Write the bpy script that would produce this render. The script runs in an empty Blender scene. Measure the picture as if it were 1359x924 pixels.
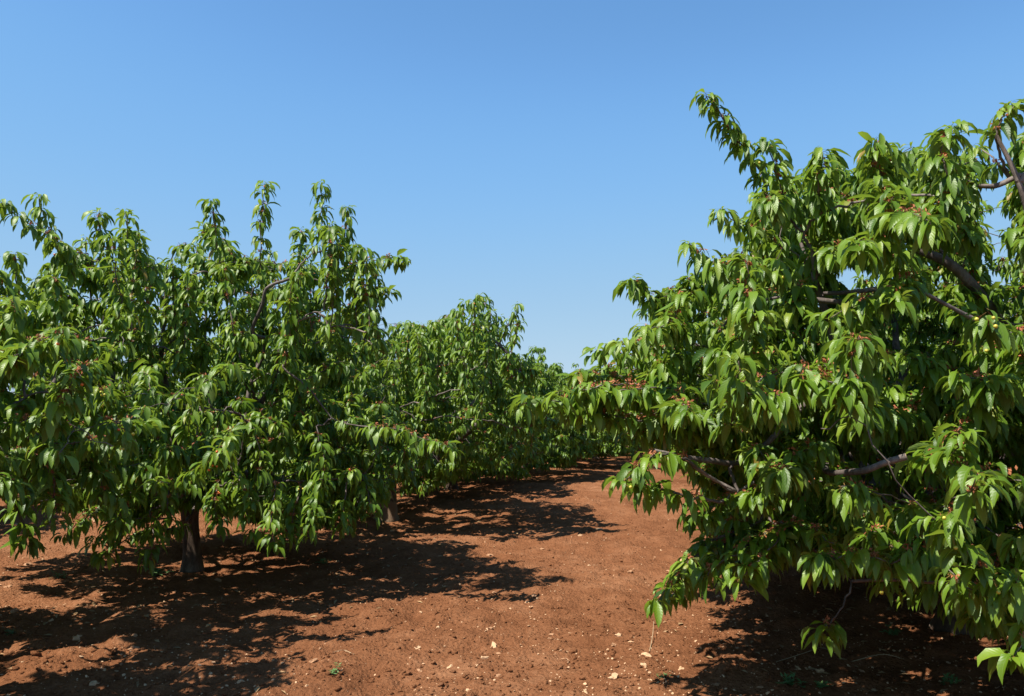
import bpy, math, random
import numpy as np
from mathutils import Vector, Matrix, noise as mnoise

S = bpy.context.scene
COL = S.collection
F = 1057.0                      # focal length in pixels of a 1359 px wide frame
PITCH = math.atan((542 - 462) / F)
CAM = np.array([0.0, 0.0, 1.6])
FWD = np.array([0, math.cos(PITCH), math.sin(PITCH)])
UPV = np.array([0, -math.sin(PITCH), math.cos(PITCH)])
ROWDIR = np.array([math.sin(math.radians(18.3)), math.cos(math.radians(18.3)), 0.0])
ROWPERP = np.array([ROWDIR[1], -ROWDIR[0], 0.0])          # to the right of the row

# ------------------------------------------------------------------ basics
def P3(x, y, d):
    """a point d metres ahead, seen towards picture position x, y"""
    v = np.array([1.0, 0, 0]) * ((x - 679.5) / F) + UPV * ((462 - y) / F) + FWD
    return CAM + v * (d / v[1])

def project(p):
    p = np.atleast_2d(p) - CAM
    z = p @ FWD
    z = np.where(z < .05, .05, z)
    return 679.5 + F * p[:, 0] / z, 462 - F * (p @ UPV) / z

# value noise for terrain
_rs = np.random.RandomState(11)
_PERM = _rs.rand(256, 256)
def vnoise(x, y):
    xi = np.floor(x).astype(int); yi = np.floor(y).astype(int)
    fx = x - xi; fy = y - yi
    fx = fx * fx * (3 - 2 * fx); fy = fy * fy * (3 - 2 * fy)
    a = _PERM[xi & 255, yi & 255]; b = _PERM[(xi + 1) & 255, yi & 255]
    c = _PERM[xi & 255, (yi + 1) & 255]; d = _PERM[(xi + 1) & 255, (yi + 1) & 255]
    return (a * (1 - fx) + b * fx) * (1 - fy) + (c * (1 - fx) + d * fx) * fy - .5

def ground_z(x, y):
    x = np.asarray(x, float); y = np.asarray(y, float)
    u = x * ROWPERP[0] + y * ROWPERP[1]
    v = x * ROWDIR[0] + y * ROWDIR[1]
    z = .16 * vnoise(x * .18 + 3, y * .18 + 7) + .07 * vnoise(x * .7 + 31, y * .7 + 5)
    z += .035 * vnoise(u * 2.2 + 9, v * .8 + 2)                 # harrow marks along the row
    near = 1 / (1 + (np.hypot(x, y) / 22.) ** 4)
    z += near * (.060 * vnoise(x * 3.7 + 8, y * 3.7) + .042 * vnoise(x * 9.1, y * 9.1 + 4) +
                 .026 * vnoise(x * 21.3, y * 21.3 + 44))
    return z

def gpt(x, y):
    """where the picture position x, y meets the soil"""
    v = np.array([1.0, 0, 0]) * ((x - 679.5) / F) + UPV * ((462 - y) / F) + FWD
    t = -CAM[2] / v[2]
    for _ in range(4):
        p = CAM + v * t
        t = (float(ground_z(p[0], p[1])) - CAM[2]) / v[2]
    return CAM + v * t

def mesh_from(name, V, faces, mats, midx=None, smooth=True, attrs=None):
    """V (n,3); faces: list of (k,m) int arrays"""
    me = bpy.data.meshes.new(name)
    V = np.asarray(V, np.float32)
    me.vertices.add(len(V)); me.vertices.foreach_set('co', V.ravel())
    loops = np.concatenate([f.ravel() for f in faces]).astype(np.int32)
    tot = np.concatenate([np.full(len(f), f.shape[1], np.int32) for f in faces])
    start = np.concatenate([[0], np.cumsum(tot)[:-1]]).astype(np.int32)
    me.loops.add(len(loops)); me.loops.foreach_set('vertex_index', loops)
    me.polygons.add(len(tot)); me.polygons.foreach_set('loop_start', start)
    try: me.polygons.foreach_set('loop_total', tot)
    except Exception: pass
    me.polygons.foreach_set('use_smooth', np.full(len(tot), smooth, bool))
    for m in mats: me.materials.append(m)
    if midx is not None: me.polygons.foreach_set('material_index', np.asarray(midx, np.int32))
    for k, a in (attrs or {}).items():
        at = me.attributes.new(k, 'FLOAT', 'POINT'); at.data.foreach_set('value', np.asarray(a, np.float32).ravel())
    me.update(calc_edges=True)
    return me

def link(name, me, parent=None, loc=None):
    o = bpy.data.objects.new(name, me); COL.objects.link(o)
    if parent is not None: o.parent = parent
    if loc is not None: o.location = loc
    return o

def tag(o, label=None, cat=None, group=None, kind=None):
    if label: o['label'] = label
    if cat: o['category'] = cat
    if group: o['group'] = group
    if kind: o['kind'] = kind
    return o

# ------------------------------------------------------------------ materials
def new_mat(name):
    m = bpy.data.materials.new(name); m.use_nodes = True
    nt = m.node_tree; nt.nodes.clear()
    out = nt.nodes.new('ShaderNodeOutputMaterial')
    return m, nt, out
def N(nt, t, **kw):
    n = nt.nodes.new(t)
    for k, v in kw.items():
        if k in n.inputs: n.inputs[k].default_value = v
        else: setattr(n, k, v)
    return n
def ramp(nt, fac, stops):
    r = nt.nodes.new('ShaderNodeValToRGB')
    el = r.color_ramp.elements
    while len(el) < len(stops): el.new(.5)
    for e, (p, c) in zip(el, stops): e.position = p; e.color = (*c, 1)
    nt.links.new(fac, r.inputs[0]); return r
def math_node(nt, op, a, b=None, c=None):
    n = nt.nodes.new('ShaderNodeMath'); n.operation = op
    for i, v in enumerate((a, b, c)):
        if v is None: continue
        if isinstance(v, (int, float)): n.inputs[i].default_value = v
        else: nt.links.new(v, n.inputs[i])
    return n.outputs[0]
def mixcol(nt, fac, a, b):
    n = nt.nodes.new('ShaderNodeMix'); n.data_type = 'RGBA'
    for i, v in ((0, fac), (6, a), (7, b)):
        if isinstance(v, (int, float)): n.inputs[i].default_value = v
        elif isinstance(v, tuple): n.inputs[i].default_value = (*v, 1)
        else: nt.links.new(v, n.inputs[i])
    return n.outputs[2]

def leaf_material():
    m, nt, out = new_mat('cherry_leaf'); L = nt.links
    tint = N(nt, 'ShaderNodeAttribute', attribute_name='tint').outputs['Fac']
    lu = N(nt, 'ShaderNodeAttribute', attribute_name='leaf_u').outputs['Fac']
    lv = N(nt, 'ShaderNodeAttribute', attribute_name='leaf_v').outputs['Fac']
    au = math_node(nt, 'ABSOLUTE', lu)
    base = ramp(nt, tint, [(0, (.030, .084, .006)), (.45, (.122, .222, .012)), (.82, (.208, .310, .026)), (.97, (.25, .27, .04)), (1, (.26, .18, .03))])
    rib = math_node(nt, 'LESS_THAN', au, .085)
    c1 = mixcol(nt, math_node(nt, 'MULTIPLY', rib, .4), base.outputs[0], (.17, .24, .06))
    # paler, duller leaf underside
    geo = N(nt, 'ShaderNodeNewGeometry')
    c2 = mixcol(nt, math_node(nt, 'MULTIPLY', geo.outputs['Backfacing'], .45), c1, (.14, .19, .075))
    vein = math_node(nt, 'SINE', math_node(nt, 'MULTIPLY', math_node(nt, 'SUBTRACT', math_node(nt, 'MULTIPLY', lv, 9.0), math_node(nt, 'MULTIPLY', au, 1.6)), 6.2832))
    vh = math_node(nt, 'MULTIPLY_ADD', vein, .5, math_node(nt, 'MULTIPLY', rib, -1.2))
    bp = N(nt, 'ShaderNodeBump', Strength=.16, Distance=.003); L.new(vh, bp.inputs['Height'])
    pb = N(nt, 'ShaderNodeBsdfPrincipled')
    L.new(c2, pb.inputs['Base Color']); L.new(bp.outputs[0], pb.inputs['Normal'])
    L.new(math_node(nt, 'MULTIPLY_ADD', geo.outputs['Backfacing'], .25, math_node(nt, 'MULTIPLY_ADD', tint, -.06, .47)), pb.inputs['Roughness'])
    pb.inputs['Specular IOR Level'].default_value = .46
    tr = N(nt, 'ShaderNodeBsdfTranslucent'); L.new(mixcol(nt, .5, c2, (.28, .40, .008)), tr.inputs['Color'])
    mx = N(nt, 'ShaderNodeMixShader'); mx.inputs[0].default_value = .42
    L.new(pb.outputs[0], mx.inputs[1]); L.new(tr.outputs[0], mx.inputs[2]); L.new(mx.outputs[0], out.inputs[0])
    return m

def simple(name, col, rough=.6, spec=.4, vary=None, nscale=30, bump=0, bdist=.004, sss=0):
    m, nt, out = new_mat(name); L = nt.links
    pb = N(nt, 'ShaderNodeBsdfPrincipled', Roughness=rough); pb.inputs['Specular IOR Level'].default_value = spec
    pb.inputs['Base Color'].default_value = (*col, 1)
    tc = N(nt, 'ShaderNodeTexCoord')
    nz = N(nt, 'ShaderNodeTexNoise', Scale=nscale, Detail=5.0); L.new(tc.outputs['Object'], nz.inputs['Vector'])
    if vary is not None:
        r = ramp(nt, nz.outputs[0], [(.32, col), (.68, vary)]); L.new(r.outputs[0], pb.inputs['Base Color'])
    if bump:
        b = N(nt, 'ShaderNodeBump', Strength=bump, Distance=bdist); L.new(nz.outputs[0], b.inputs['Height']); L.new(b.outputs[0], pb.inputs['Normal'])
    L.new(pb.outputs[0], out.inputs[0]); return m

def bark_material(name, dark, mid, light, basecol=None):
    m, nt, out = new_mat(name); L = nt.links
    tc = N(nt, 'ShaderNodeTexCoord')
    mp = N(nt, 'ShaderNodeMapping'); mp.inputs['Scale'].default_value = (1, 1, .35); L.new(tc.outputs['Object'], mp.inputs[0])
    n1 = N(nt, 'ShaderNodeTexNoise', Scale=26.0, Detail=7.0, Roughness=.7); L.new(mp.outputs[0], n1.inputs['Vector'])
    n2 = N(nt, 'ShaderNodeTexNoise', Scale=5.0, Detail=4.0); L.new(tc.outputs['Object'], n2.inputs['Vector'])
    f = math_node(nt, 'MULTIPLY_ADD', n2.outputs[0], .5, math_node(nt, 'MULTIPLY', n1.outputs[0], .5))
    c = ramp(nt, f, [(.36, dark), (.5, mid), (.64, light)]).outputs[0]
    if basecol:
        sx = N(nt, 'ShaderNodeSeparateXYZ'); L.new(tc.outputs['Object'], sx.inputs[0])
        k = math_node(nt, 'GREATER_THAN', math_node(nt, 'MULTIPLY_ADD', n1.outputs[0], .16, .20), sx.outputs[2])
        c = mixcol(nt, math_node(nt, 'MULTIPLY', k, .8), c, basecol)
    pb = N(nt, 'ShaderNodeBsdfPrincipled', Roughness=.8); pb.inputs['Specular IOR Level'].default_value = .25
    L.new(c, pb.inputs['Base Color'])
    b = N(nt, 'ShaderNodeBump', Strength=.8, Distance=.012); L.new(n1.outputs[0], b.inputs['Height']); L.new(b.outputs[0], pb.inputs['Normal'])
    L.new(pb.outputs[0], out.inputs[0]); return m

def soil_material():
    m, nt, out = new_mat('red_soil'); L = nt.links
    tc = N(nt, 'ShaderNodeTexCoord'); co = tc.outputs['Object']
    def nz(sc, det, rough=.6):
        n = N(nt, 'ShaderNodeTexNoise', Scale=sc, Detail=det, Roughness=rough); L.new(co, n.inputs['Vector']); return n.outputs[0]
    big, mid, fine, grit = nz(.35, 3.), nz(2.6, 5.), nz(24., 6., .7), nz(120., 4., .7)
    f = math_node(nt, 'MULTIPLY_ADD', big, .34, math_node(nt, 'MULTIPLY_ADD', mid, .36, math_node(nt, 'MULTIPLY', fine, .30)))
    c = ramp(nt, f, [(.36, (.124, .049, .022)), (.5, (.202, .085, .039)), (.62, (.280, .132, .066))]).outputs[0]
    g = ramp(nt, grit, [(.60, (0, 0, 0)), (.72, (1, 1, 1))]).outputs[0]
    c = mixcol(nt, math_node(nt, 'MULTIPLY', g, .45), c, (.30, .17, .10))
    pb = N(nt, 'ShaderNodeBsdfPrincipled', Roughness=.95); pb.inputs['Specular IOR Level'].default_value = 0.0
    L.new(c, pb.inputs['Base Color'])
    vo = N(nt, 'ShaderNodeTexVoronoi', Scale=38.0); L.new(co, vo.inputs['Vector'])
    h = math_node(nt, 'MULTIPLY_ADD', fine, 1.0, math_node(nt, 'MULTIPLY_ADD', grit, .35, math_node(nt, 'MULTIPLY', vo.outputs['Distance'], -.5)))
    b = N(nt, 'ShaderNodeBump', Strength=1.0, Distance=.03); L.new(h, b.inputs['Height']); L.new(b.outputs[0], pb.inputs['Normal'])
    L.new(pb.outputs[0], out.inputs[0]); return m

M_LEAF = leaf_material()
M_PET = simple('leaf_stalk', (.16, .12, .03), .5, vary=(.22, .06, .03), nscale=8)
M_SCALE = simple('withered_blossom', (.37, .135, .05), .75, vary=(.22, .06, .025), nscale=60)
M_BARK = bark_material('cherry_bark', (.045, .034, .028), (.11, .088, .075), (.24, .20, .175))
M_TRUNK = bark_material('cherry_trunk_bark', (.030, .019, .012), (.082, .054, .036), (.20, .15, .11))
M_TRUNKP = bark_material('cherry_trunk_pale_foot', (.030, .019, .012), (.082, .054, .036), (.20, .15, .11), (.19, .125, .075))
M_CUT = simple('sawn_wood', (.42, .29, .18), .8, vary=(.30, .2, .12), nscale=40, bump=.3)
M_SOIL = soil_material()
M_STONE = simple('limestone', (.42, .25, .135), .9, .1, vary=(.56, .37, .22), nscale=22, bump=.6)
M_STONE2 = simple('earthy_limestone', (.29, .145, .075), .9, .1, vary=(.42, .25, .14), nscale=26, bump=.6)
M_CHY = simple('unripe_cherry_skin', (.40, .43, .045), .3, .5, vary=(.50, .40, .05), nscale=40)
M_CHR = simple('ripening_cherry_skin', (.50, .06, .02), .25, .5, vary=(.62, .20, .03), nscale=45)
M_WEED = simple('weed_leaf', (.06, .13, .03), .6, vary=(.10, .18, .05), nscale=30)
M_LITTER = simple('dead_leaf', (.20, .11, .05), .9, .2, vary=(.34, .22, .11), nscale=9)
M_STRAW = simple('dry_twig', (.30, .20, .11), .8, vary=(.42, .31, .18), nscale=30)

# ------------------------------------------------------------------ tubes
class Tubes:
    def __init__(s): s.V = []; s.Q = []; s.T = []; s.n = 0; s.mq = []; s.mt = []
    def add(s, pts, rad, sides=6, lump=0., seed=0, cap=False, capmat=0):
        pts = np.asarray(pts, float); rad = np.asarray(rad, float)
        k = len(pts)
        tg = np.gradient(pts, axis=0); tg /= np.linalg.norm(tg, axis=1)[:, None] + 1e-9
        m = tg.mean(0); ref = np.array([1., 0, 0]) if abs(m[0]) < .6 else np.array([0, 1., 0])
        a = np.cross(tg, ref); a /= np.linalg.norm(a, axis=1)[:, None]
        b = np.cross(tg, a)
        th = np.arange(sides) * 2 * math.pi / sides
        rr = np.repeat(rad[:, None], sides, 1)
        if lump:
            rs = np.random.RandomState(seed)
            ph = rs.rand(6) * 6.3
            hh = np.linspace(0, 1, k)[:, None]
            rr = rr * (1 + lump * (np.sin(3 * th + ph[0] + 2 * hh) * .5 + np.sin(5 * th + ph[1] - 3 * hh) * .4 + np.sin(9 * hh + 2 * th + ph[2]) * .35
                                   + .35 * (rs.rand(k, sides) - .5)))
        ring = pts[:, None] + rr[..., None] * (a[:, None] * np.cos(th)[None, :, None] + b[:, None] * np.sin(th)[None, :, None])
        idx = s.n + np.arange(k * sides).reshape(k, sides)
        q = np.stack([idx[:-1], np.roll(idx[:-1], -1, 1), np.roll(idx[1:], -1, 1), idx[1:]], -1).reshape(-1, 4)
        s.V.append(ring.reshape(-1, 3)); s.Q.append(q); s.mq.append(np.zeros(len(q), int)); s.n += k * sides
        if cap:
            s.V.append(pts[-1:]); c = s.n; s.n += 1
            t = np.stack([idx[-1], np.roll(idx[-1], -1), np.full(sides, c)], -1); s.T.append(t); s.mt.append(np.full(len(t), capmat))
    def build(s, name, mats):
        fs = [np.concatenate(s.Q)]; mi = [np.concatenate(s.mq)]
        if s.T: fs.append(np.concatenate(s.T)); mi.append(np.concatenate(s.mt))
        return mesh_from(name, np.concatenate(s.V), fs, mats, np.concatenate(mi))

def bez(a, b, c, n):
    t = np.linspace(0, 1, n)[:, None]
    return (1 - t) ** 2 * a + 2 * (1 - t) * t * b + t * t * c

def resample(pts, n):
    pts = np.asarray(pts, float)
    # Catmull-Rom through the points
    P = np.concatenate([[2 * pts[0] - pts[1]], pts, [2 * pts[-1] - pts[-2]]])
    out = []
    for t in np.linspace(0, len(pts) - 1 - 1e-6, n):
        i = int(t); f = t - i
        p0, p1, p2, p3 = P[i:i + 4]
        out.append(.5 * (2 * p1 + (p2 - p0) * f + (2 * p0 - 5 * p1 + 4 * p2 - p3) * f * f + (3 * p1 - p0 - 3 * p2 + p3) * f ** 3))
    return np.array(out)

# ------------------------------------------------------------------ leaves
def leaves_mesh(name, spur, size, rs, per=(7, 12), petiole=True, young=None):
    """spur (n,3) cluster centres; every leaf hangs from its spur on a stalk"""
    n = len(spur)
    cnt = rs.randint(per[0], per[1] + 1, n)
    if young is not None: cnt = np.where(young, (cnt * 1.4).astype(int), cnt)
    ci = np.repeat(np.arange(n), cnt); M = len(ci)
    first = np.concatenate([[0], np.cumsum(cnt)[:-1]])
    k = np.arange(M) - first[ci]
    az = (rs.rand(n) * 6.283)[ci] + k / cnt[ci] * 6.283 * 1.0 + rs.randn(M) * .35
    base = spur[ci] + rs.randn(M, 3) * np.array([.008, .008, .014])
    e0 = np.radians((rs.uniform(-52, 4, n)[ci] + rs.randn(M) * 15)); e1 = np.radians(rs.uniform(-96, -74, M))
    yl = np.zeros(M, bool) if young is None else young[ci]
    up = yl & (rs.rand(M) < .34)
    e0[up] = np.radians(rs.uniform(-10, 45, up.sum())); e1[up] = np.radians(rs.uniform(-70, -10, up.sum()))
    odd = rs.rand(M) < .08; e0[odd] = np.radians(rs.uniform(-40, 40, odd.sum())); e1[odd] = np.radians(rs.uniform(-95, 0, odd.sum()))
    Ln = size * rs.uniform(.58, 1.28, M) * np.where(up, .52, 1.); W = Ln * rs.uniform(.130, .178, M)
    st = np.array([0, .22, .48, .76, 1.0]); wp = np.array([.16, .86, 1.0, .60, 0.0])
    h = np.stack([np.cos(az), np.sin(az), np.zeros(M)], 1)
    lat = np.stack([-np.sin(az), np.cos(az), np.zeros(M)], 1)
    roll = rs.randn(M) * (.24 + .5 * (rs.rand(M) < .15))
    pl = rs.uniform(.018, .042, M) * (size / .13)
    pe = np.radians(rs.uniform(-35, 25, M))
    b0 = base + pl[:, None] * (h * np.cos(pe)[:, None] + np.array([0, 0, 1.]) * np.sin(pe)[:, None])
    mid = [b0]; nor = []; z = np.array([0, 0, 1.])
    curve = rs.uniform(.35, .8, M)
    bend = rs.randn(M) * .13                                    # sideways curl of the blade
    for i in range(5):
        e = e0 + (e1 - e0) * np.minimum(1, st[i] ** curve)
        d = h * np.cos(e)[:, None] + z * np.sin(e)[:, None] + lat * (bend * st[i])[:, None]
        nn = -h * np.sin(e)[:, None] + z * np.cos(e)[:, None]
        nor.append(nn)
        if i < 4: mid.append(mid[-1] + d * (Ln * (st[i + 1] - st[i]))[:, None])
    fold = rs.uniform(.15, .75, M)
    nv = 13 + (4 if petiole else 0)
    V = np.zeros((M, nv, 3)); U = np.zeros((M, nv)); VV = np.zeros((M, nv))
    for i in range(4):
        l2 = lat * np.cos(roll)[:, None] + nor[i] * np.sin(roll)[:, None]
        n2 = nor[i] * np.cos(roll)[:, None] - lat * np.sin(roll)[:, None]
        w = (W * wp[i])[:, None]
        wav = (rs.randn(M, 2) * .09)
        V[:, 3 * i] = mid[i] - l2 * w + n2 * w * (fold + wav[:, 0])[:, None]
        V[:, 3 * i + 1] = mid[i]
        V[:, 3 * i + 2] = mid[i] + l2 * w + n2 * w * (fold + wav[:, 1])[:, None]
        U[:, 3 * i] = -1; U[:, 3 * i + 2] = 1; VV[:, 3 * i:3 * i + 3] = st[i]
    V[:, 12] = mid[4]; VV[:, 12] = 1
    if petiole:
        t = .0016 * (size / .13)
        V[:, 13] = base - lat * t; V[:, 14] = base + lat * t; V[:, 15] = b0 + lat * t; V[:, 16] = b0 - lat * t
    # outward-facing top: left, mid, right order so that normals follow +nor
    q = []
    for i in range(3):
        a = 3 * i
        q += [[a, a + 3, a + 4, a + 1], [a + 1, a + 4, a + 5, a + 2]]
    if petiole: q.append([13, 14, 15, 16])
    q = np.array(q); t3 = np.array([[9, 12, 10], [10, 12, 11]])
    off = (np.arange(M) * nv)[:, None, None]
    Q = (q[None] + off).reshape(-1, 4); T = (t3[None] + off).reshape(-1, 3)
    mq = np.zeros((M, len(q)), int)
    if petiole: mq[:, -1] = 1
    tint = np.clip(.42 + .16 * rs.randn(M) + .10 * rs.randn(n)[ci] + np.where(up, .28, 0), 0, .96)
    tint[rs.rand(M) < .006] = 1.
    return mesh_from(name, V.reshape(-1, 3), [Q, T], [M_LEAF, M_PET], np.concatenate([mq.ravel(), np.zeros(len(T), int)]),
                     attrs={'tint': np.repeat(tint, nv), 'leaf_u': U.ravel(), 'leaf_v': VV.ravel()})

def scales_mesh(name, spur, rs, size=.02):
    """withered red-brown blossom remains sitting on the spurs"""
    n = len(spur); per = 22
    c = np.repeat(spur, per, 0) + rs.randn(n * per, 3) * size * np.array([.9, .9, .55]) + np.array([0, 0, .020])
    M = len(c); a = rs.randn(M, 3); a /= np.linalg.norm(a, axis=1)[:, None]
    b = np.cross(a, rs.randn(M, 3)); b /= np.linalg.norm(b, axis=1)[:, None]
    l = rs.uniform(.006, .015, M)[:, None]; w = rs.uniform(.003, .006, M)[:, None]
    V = np.stack([c - a * l, c + b * w, c + a * l, c - b * w], 1)
    return mesh_from(name, V.reshape(-1, 3), [np.arange(M * 4).reshape(-1, 4)], [M_SCALE])

def inpoly(px, py, poly):
    poly = np.asarray(poly, float); r = np.zeros(len(px), bool)
    j = len(poly) - 1
    for i in range(len(poly)):
        xi, yi = poly[i]; xj, yj = poly[j]
        c = ((yi > py) != (yj > py)) & (px < (xj - xi) * (py - yi) / (yj - yi + 1e-9) + xi)
        r ^= c; j = i
    return r

_CH = {}
def cherry_mesh(mat):
    if mat.name in _CH: return _CH[mat.name]
    tb = Tubes()
    th = np.linspace(0, math.pi, 8)
    r = .0095
    pts = np.stack([np.zeros(8), np.zeros(8), -.034 - r + r * np.cos(th)], 1); pts[0, 2] -= .0022
    tb.add(pts, np.maximum(r * np.sin(th), .0004), 9)
    tb.add([[.004, 0, .006], [.002, 0, -.014], [0, 0, -.036]], [.0011, .0009, .0009], 4)
    me = tb.build('cherry', [mat, M_PET]); nq = len(me.polygons)
    mi = np.zeros(nq, np.int32); mi[63:] = 1
    me.polygons.foreach_set('material_index', mi)
    _CH[mat.name] = me; return me

# ------------------------------------------------------------------ a cherry tree
def make_tree(seed, base, R=2.0, zb=.55, zt=2.95, n2=46, n3=190, leaf=.125, accept=None, shoots=(), bare=(), limbs=6,
              trunk_r=.12, trunk_h=.62, cherries=0, red=.3, scales=.55, petiole=True, per=(9, 15), trunk_mat=None, ntop=14, step=.085,
              world=True, lean=(0, 0)):
    """all coordinates in the world; the parts are made relative to base. Returns the tree's Empty."""
    rs = np.random.RandomState(seed)
    base = np.array(base, float); bx, by, bz = base
    root = bpy.data.objects.new('cherry_tree', None); COL.objects.link(root); root.location = base; root.empty_display_size = .2
    # envelope
    ph = rs.rand(5) * 6.283
    def prof(t, az):
        r = R * (.62 + .38 * math.sin(math.pi * min(1, max(0, t * .86 + .16)))) if t < .55 else R * (1.0 - .58 * ((t - .55) / .45) ** 1.6)
        return r * (1 + .13 * math.sin(2 * az + ph[0]) + .10 * math.sin(3 * az + ph[1]) + .08 * math.sin(5 * az + ph[2] + 4 * t))
    top = base + np.array([lean[0], lean[1], trunk_h])
    def ok(p):
        return True if accept is None else bool(accept(np.atleast_2d(p))[0])
    # trunk
    tk = Tubes()
    k = 18; hh = np.linspace(-.12, trunk_h + .10, k)
    tp = np.stack([bx + lean[0] * np.clip(hh, 0, 9) / trunk_h + .02 * np.sin(hh * 5 + ph[3]), by + lean[1] * np.clip(hh, 0, 9) / trunk_h + .02 * np.cos(hh * 4 + ph[4]), bz + hh], 1)
    trad = trunk_r * (1 + .36 * np.exp(-np.clip(hh, 0, 9) / .10) - .10 * hh + .22 * np.clip((hh - trunk_h + .2) / .3, 0, 1))
    tk.add(tp - base, trad, 22, lump=.09, seed=seed)
    trunk = link('trunk', tk.build('trunk', [trunk_mat or M_TRUNK]), root)
    # nodes: pos, limb index, radius, level
    NP, NL, NR, ND = [], [], [], []
    LT = [Tubes() for _ in range(limbs)]
    spur = []; tipspur = []
    def addnodes(pts, rad, li, dirs):
        for p, r, d in zip(pts, rad, dirs): NP.append(p); NL.append(li); NR.append(r); ND.append(d)
    def grow(path, r0, r1, li, sides, spurs_from=None, st=step, tipn=True, jitter=.012):
        path = np.array(path); kk = len(path)
        w = rs.randn(kk, 3) * jitter; w[0] = 0; path = path + w
        rad = np.linspace(r0, r1, kk)
        LT[li].add(path - base, rad, sides)
        dirs = np.gradient(path, axis=0); dirs /= np.linalg.norm(dirs, axis=1)[:, None] + 1e-9
        addnodes(path[1:], rad[1:], li, dirs[1:])
        if spurs_from is not None:
            seg = np.linalg.norm(np.diff(path, axis=0), axis=1); cl = np.concatenate([[0], np.cumsum(seg)])
            Lt = cl[-1]; s = Lt * spurs_from + rs.rand() * st
            while s < Lt - .03:
                p = np.array([np.interp(s, cl, path[:, j]) for j in range(3)]); spur.append(p); tipspur.append(False); s += st * rs.uniform(.75, 1.35)
            spur.append(path[-1]); tipspur.append(tipn)
    # limbs
    a0 = rs.rand() * 6.283
    for i in range(limbs):
        az = a0 + i * 6.283 / limbs + rs.uniform(-.3, .3)
        t = rs.uniform(.62, .92); rr = prof(t, az) * rs.uniform(.62, .85)
        tip = np.array([bx + rr * math.cos(az), by + rr * math.sin(az), bz + zb + t * (zt - zb)])
        for _ in range(14):
            if ok(tip): break
            t = rs.uniform(.3, .9); rr = prof(t, az) * rs.uniform(.4, .8); az += rs.uniform(-.12, .12)
            tip = np.array([bx + rr * math.cos(az), by + rr * math.sin(az), bz + zb + t * (zt - zb)])
        st_ = tp[-4] + np.array([math.cos(az), math.sin(az), 0]) * trunk_r * .35
        c = st_ * .45 + tip * .55 + np.array([math.cos(az) * .35, math.sin(az) * .35, -.30 - .25 * rs.rand()])
        path = bez(st_, c, tip, 13)
        path[1:-1] += rs.randn(11, 3) * .028
        r0 = trunk_r * rs.uniform(.45, .62)
        LT[i].add(path - base, np.linspace(r0, .014, 13) * np.r_[1.25, 1.08, np.ones(11)], 9, lump=.05, seed=seed + i)
        dirs = np.gradient(path, axis=0); dirs /= np.linalg.norm(dirs, axis=1)[:, None]
        addnodes(path[2:], np.linspace(r0, .014, 13)[2:], i, dirs[2:])
        if ok(tip): spur.append(tip); tipspur.append(True)
        for q in path[8:-1]:
            if ok(q): spur.append(q + rs.randn(3) * .02); tipspur.append(False)
    # bare old wood seen between the leaves
    for (pts, r0, r1, cut) in bare:
        path = resample(pts, max(6, 4 * len(pts)))
        d = [np.linalg.norm(np.array(NP) - path[0], axis=1)]
        li = NL[int(np.argmin(d[0]))]
        nn = int(np.argmin(d[0])); j = NP[nn]
        if cut != 1 or len(pts) > 3:
            full = resample(np.concatenate([[j], (j * .5 + path[0] * .5 + np.array([0, 0, -.03]))[None], np.array(pts)]), 8 + 4 * len(pts))
        else: full = path
        rad = np.linspace(r0, r1, len(full))
        LT[li].add(full - base, rad, 8, lump=.16, seed=seed + 77, cap=bool(cut), capmat=1)
        dirs = np.gradient(full, axis=0); dirs /= np.linalg.norm(dirs, axis=1)[:, None]
        if not cut: addnodes(full, rad, li, dirs)
    def attach(tip, maxr=None):
        A = np.array(NP); D = np.array(ND); v = tip - A; d = np.linalg.norm(v, axis=1) + 1e-6
        cosang = (v * D).sum(1) / d
        rad_n = np.hypot(A[:, 0] - bx, A[:, 1] - by); rad_t = math.hypot(tip[0] - bx, tip[1] - by)
        cost = d * (1.35 - .45 * cosang) + np.where(rad_n > rad_t + .1, .5, 0) + np.maximum(0, A[:, 2] - tip[2] - .08) * 1.1
        return int(np.argmin(cost))
    def branch(tip, li_level, spurs_from, droop, rise=0., r1=.0028):
        j = attach(tip); a = NP[j]; L = np.linalg.norm(tip - a)
        if L < .05: return
        d0 = ND[j]; v = (tip - a) / L
        c = a + (d0 * .45 + v * .55) * L * .55 + np.array([0, 0, droop * L])
        r0 = min(NR[j] * .75, .0035 + .011 * L)
        grow(bez(a, c, tip, int(5 + 5 * min(L, 1.6))), max(r0, r1), r1, NL[j], 5 if L < .5 else 6, spurs_from)
    # explicit shoots: (list of points, spur start, step)
    for (pts, sf, st) in shoots:
        pts = np.array(pts, float); j = attach(pts[0]); a = NP[j]; L = np.linalg.norm(pts[0] - a)
        full = resample(np.concatenate([[a], (a * .5 + pts[0] * .5 + np.array([0, 0, .04 * L]))[None], pts]) if L > .1 else pts, 6 + 5 * len(pts))
        tot = np.linalg.norm(np.diff(full, axis=0), axis=1).sum()
        grow(full, min(max(NR[j] * .7, .009), .004 + .011 * tot), .0026, NL[j], 6, 1 - (1 - sf) * (tot - L * .8) / tot, st, jitter=.006)
    # secondary branches then twigs
    def tips(n, lo, hi, tlo=0., thi=1.):
        out = []; guard = 0
        while len(out) < n and guard < n * 30:
            guard += 1
            t = tlo + (thi - tlo) * rs.rand() ** .95; az = rs.rand() * 6.283
            rr = prof(t, az) * rs.uniform(lo, hi)
            p = np.array([bx + rr * math.cos(az), by + rr * math.sin(az), bz + zb + t * (zt - zb)])
            if ok(p): out.append(p)
        c = np.array([bx, by, bz + trunk_h])
        return sorted(out, key=lambda p: np.linalg.norm(p - c))
    for p in tips(n2, .62, .97): branch(p, 2, .35, .10)
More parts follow.
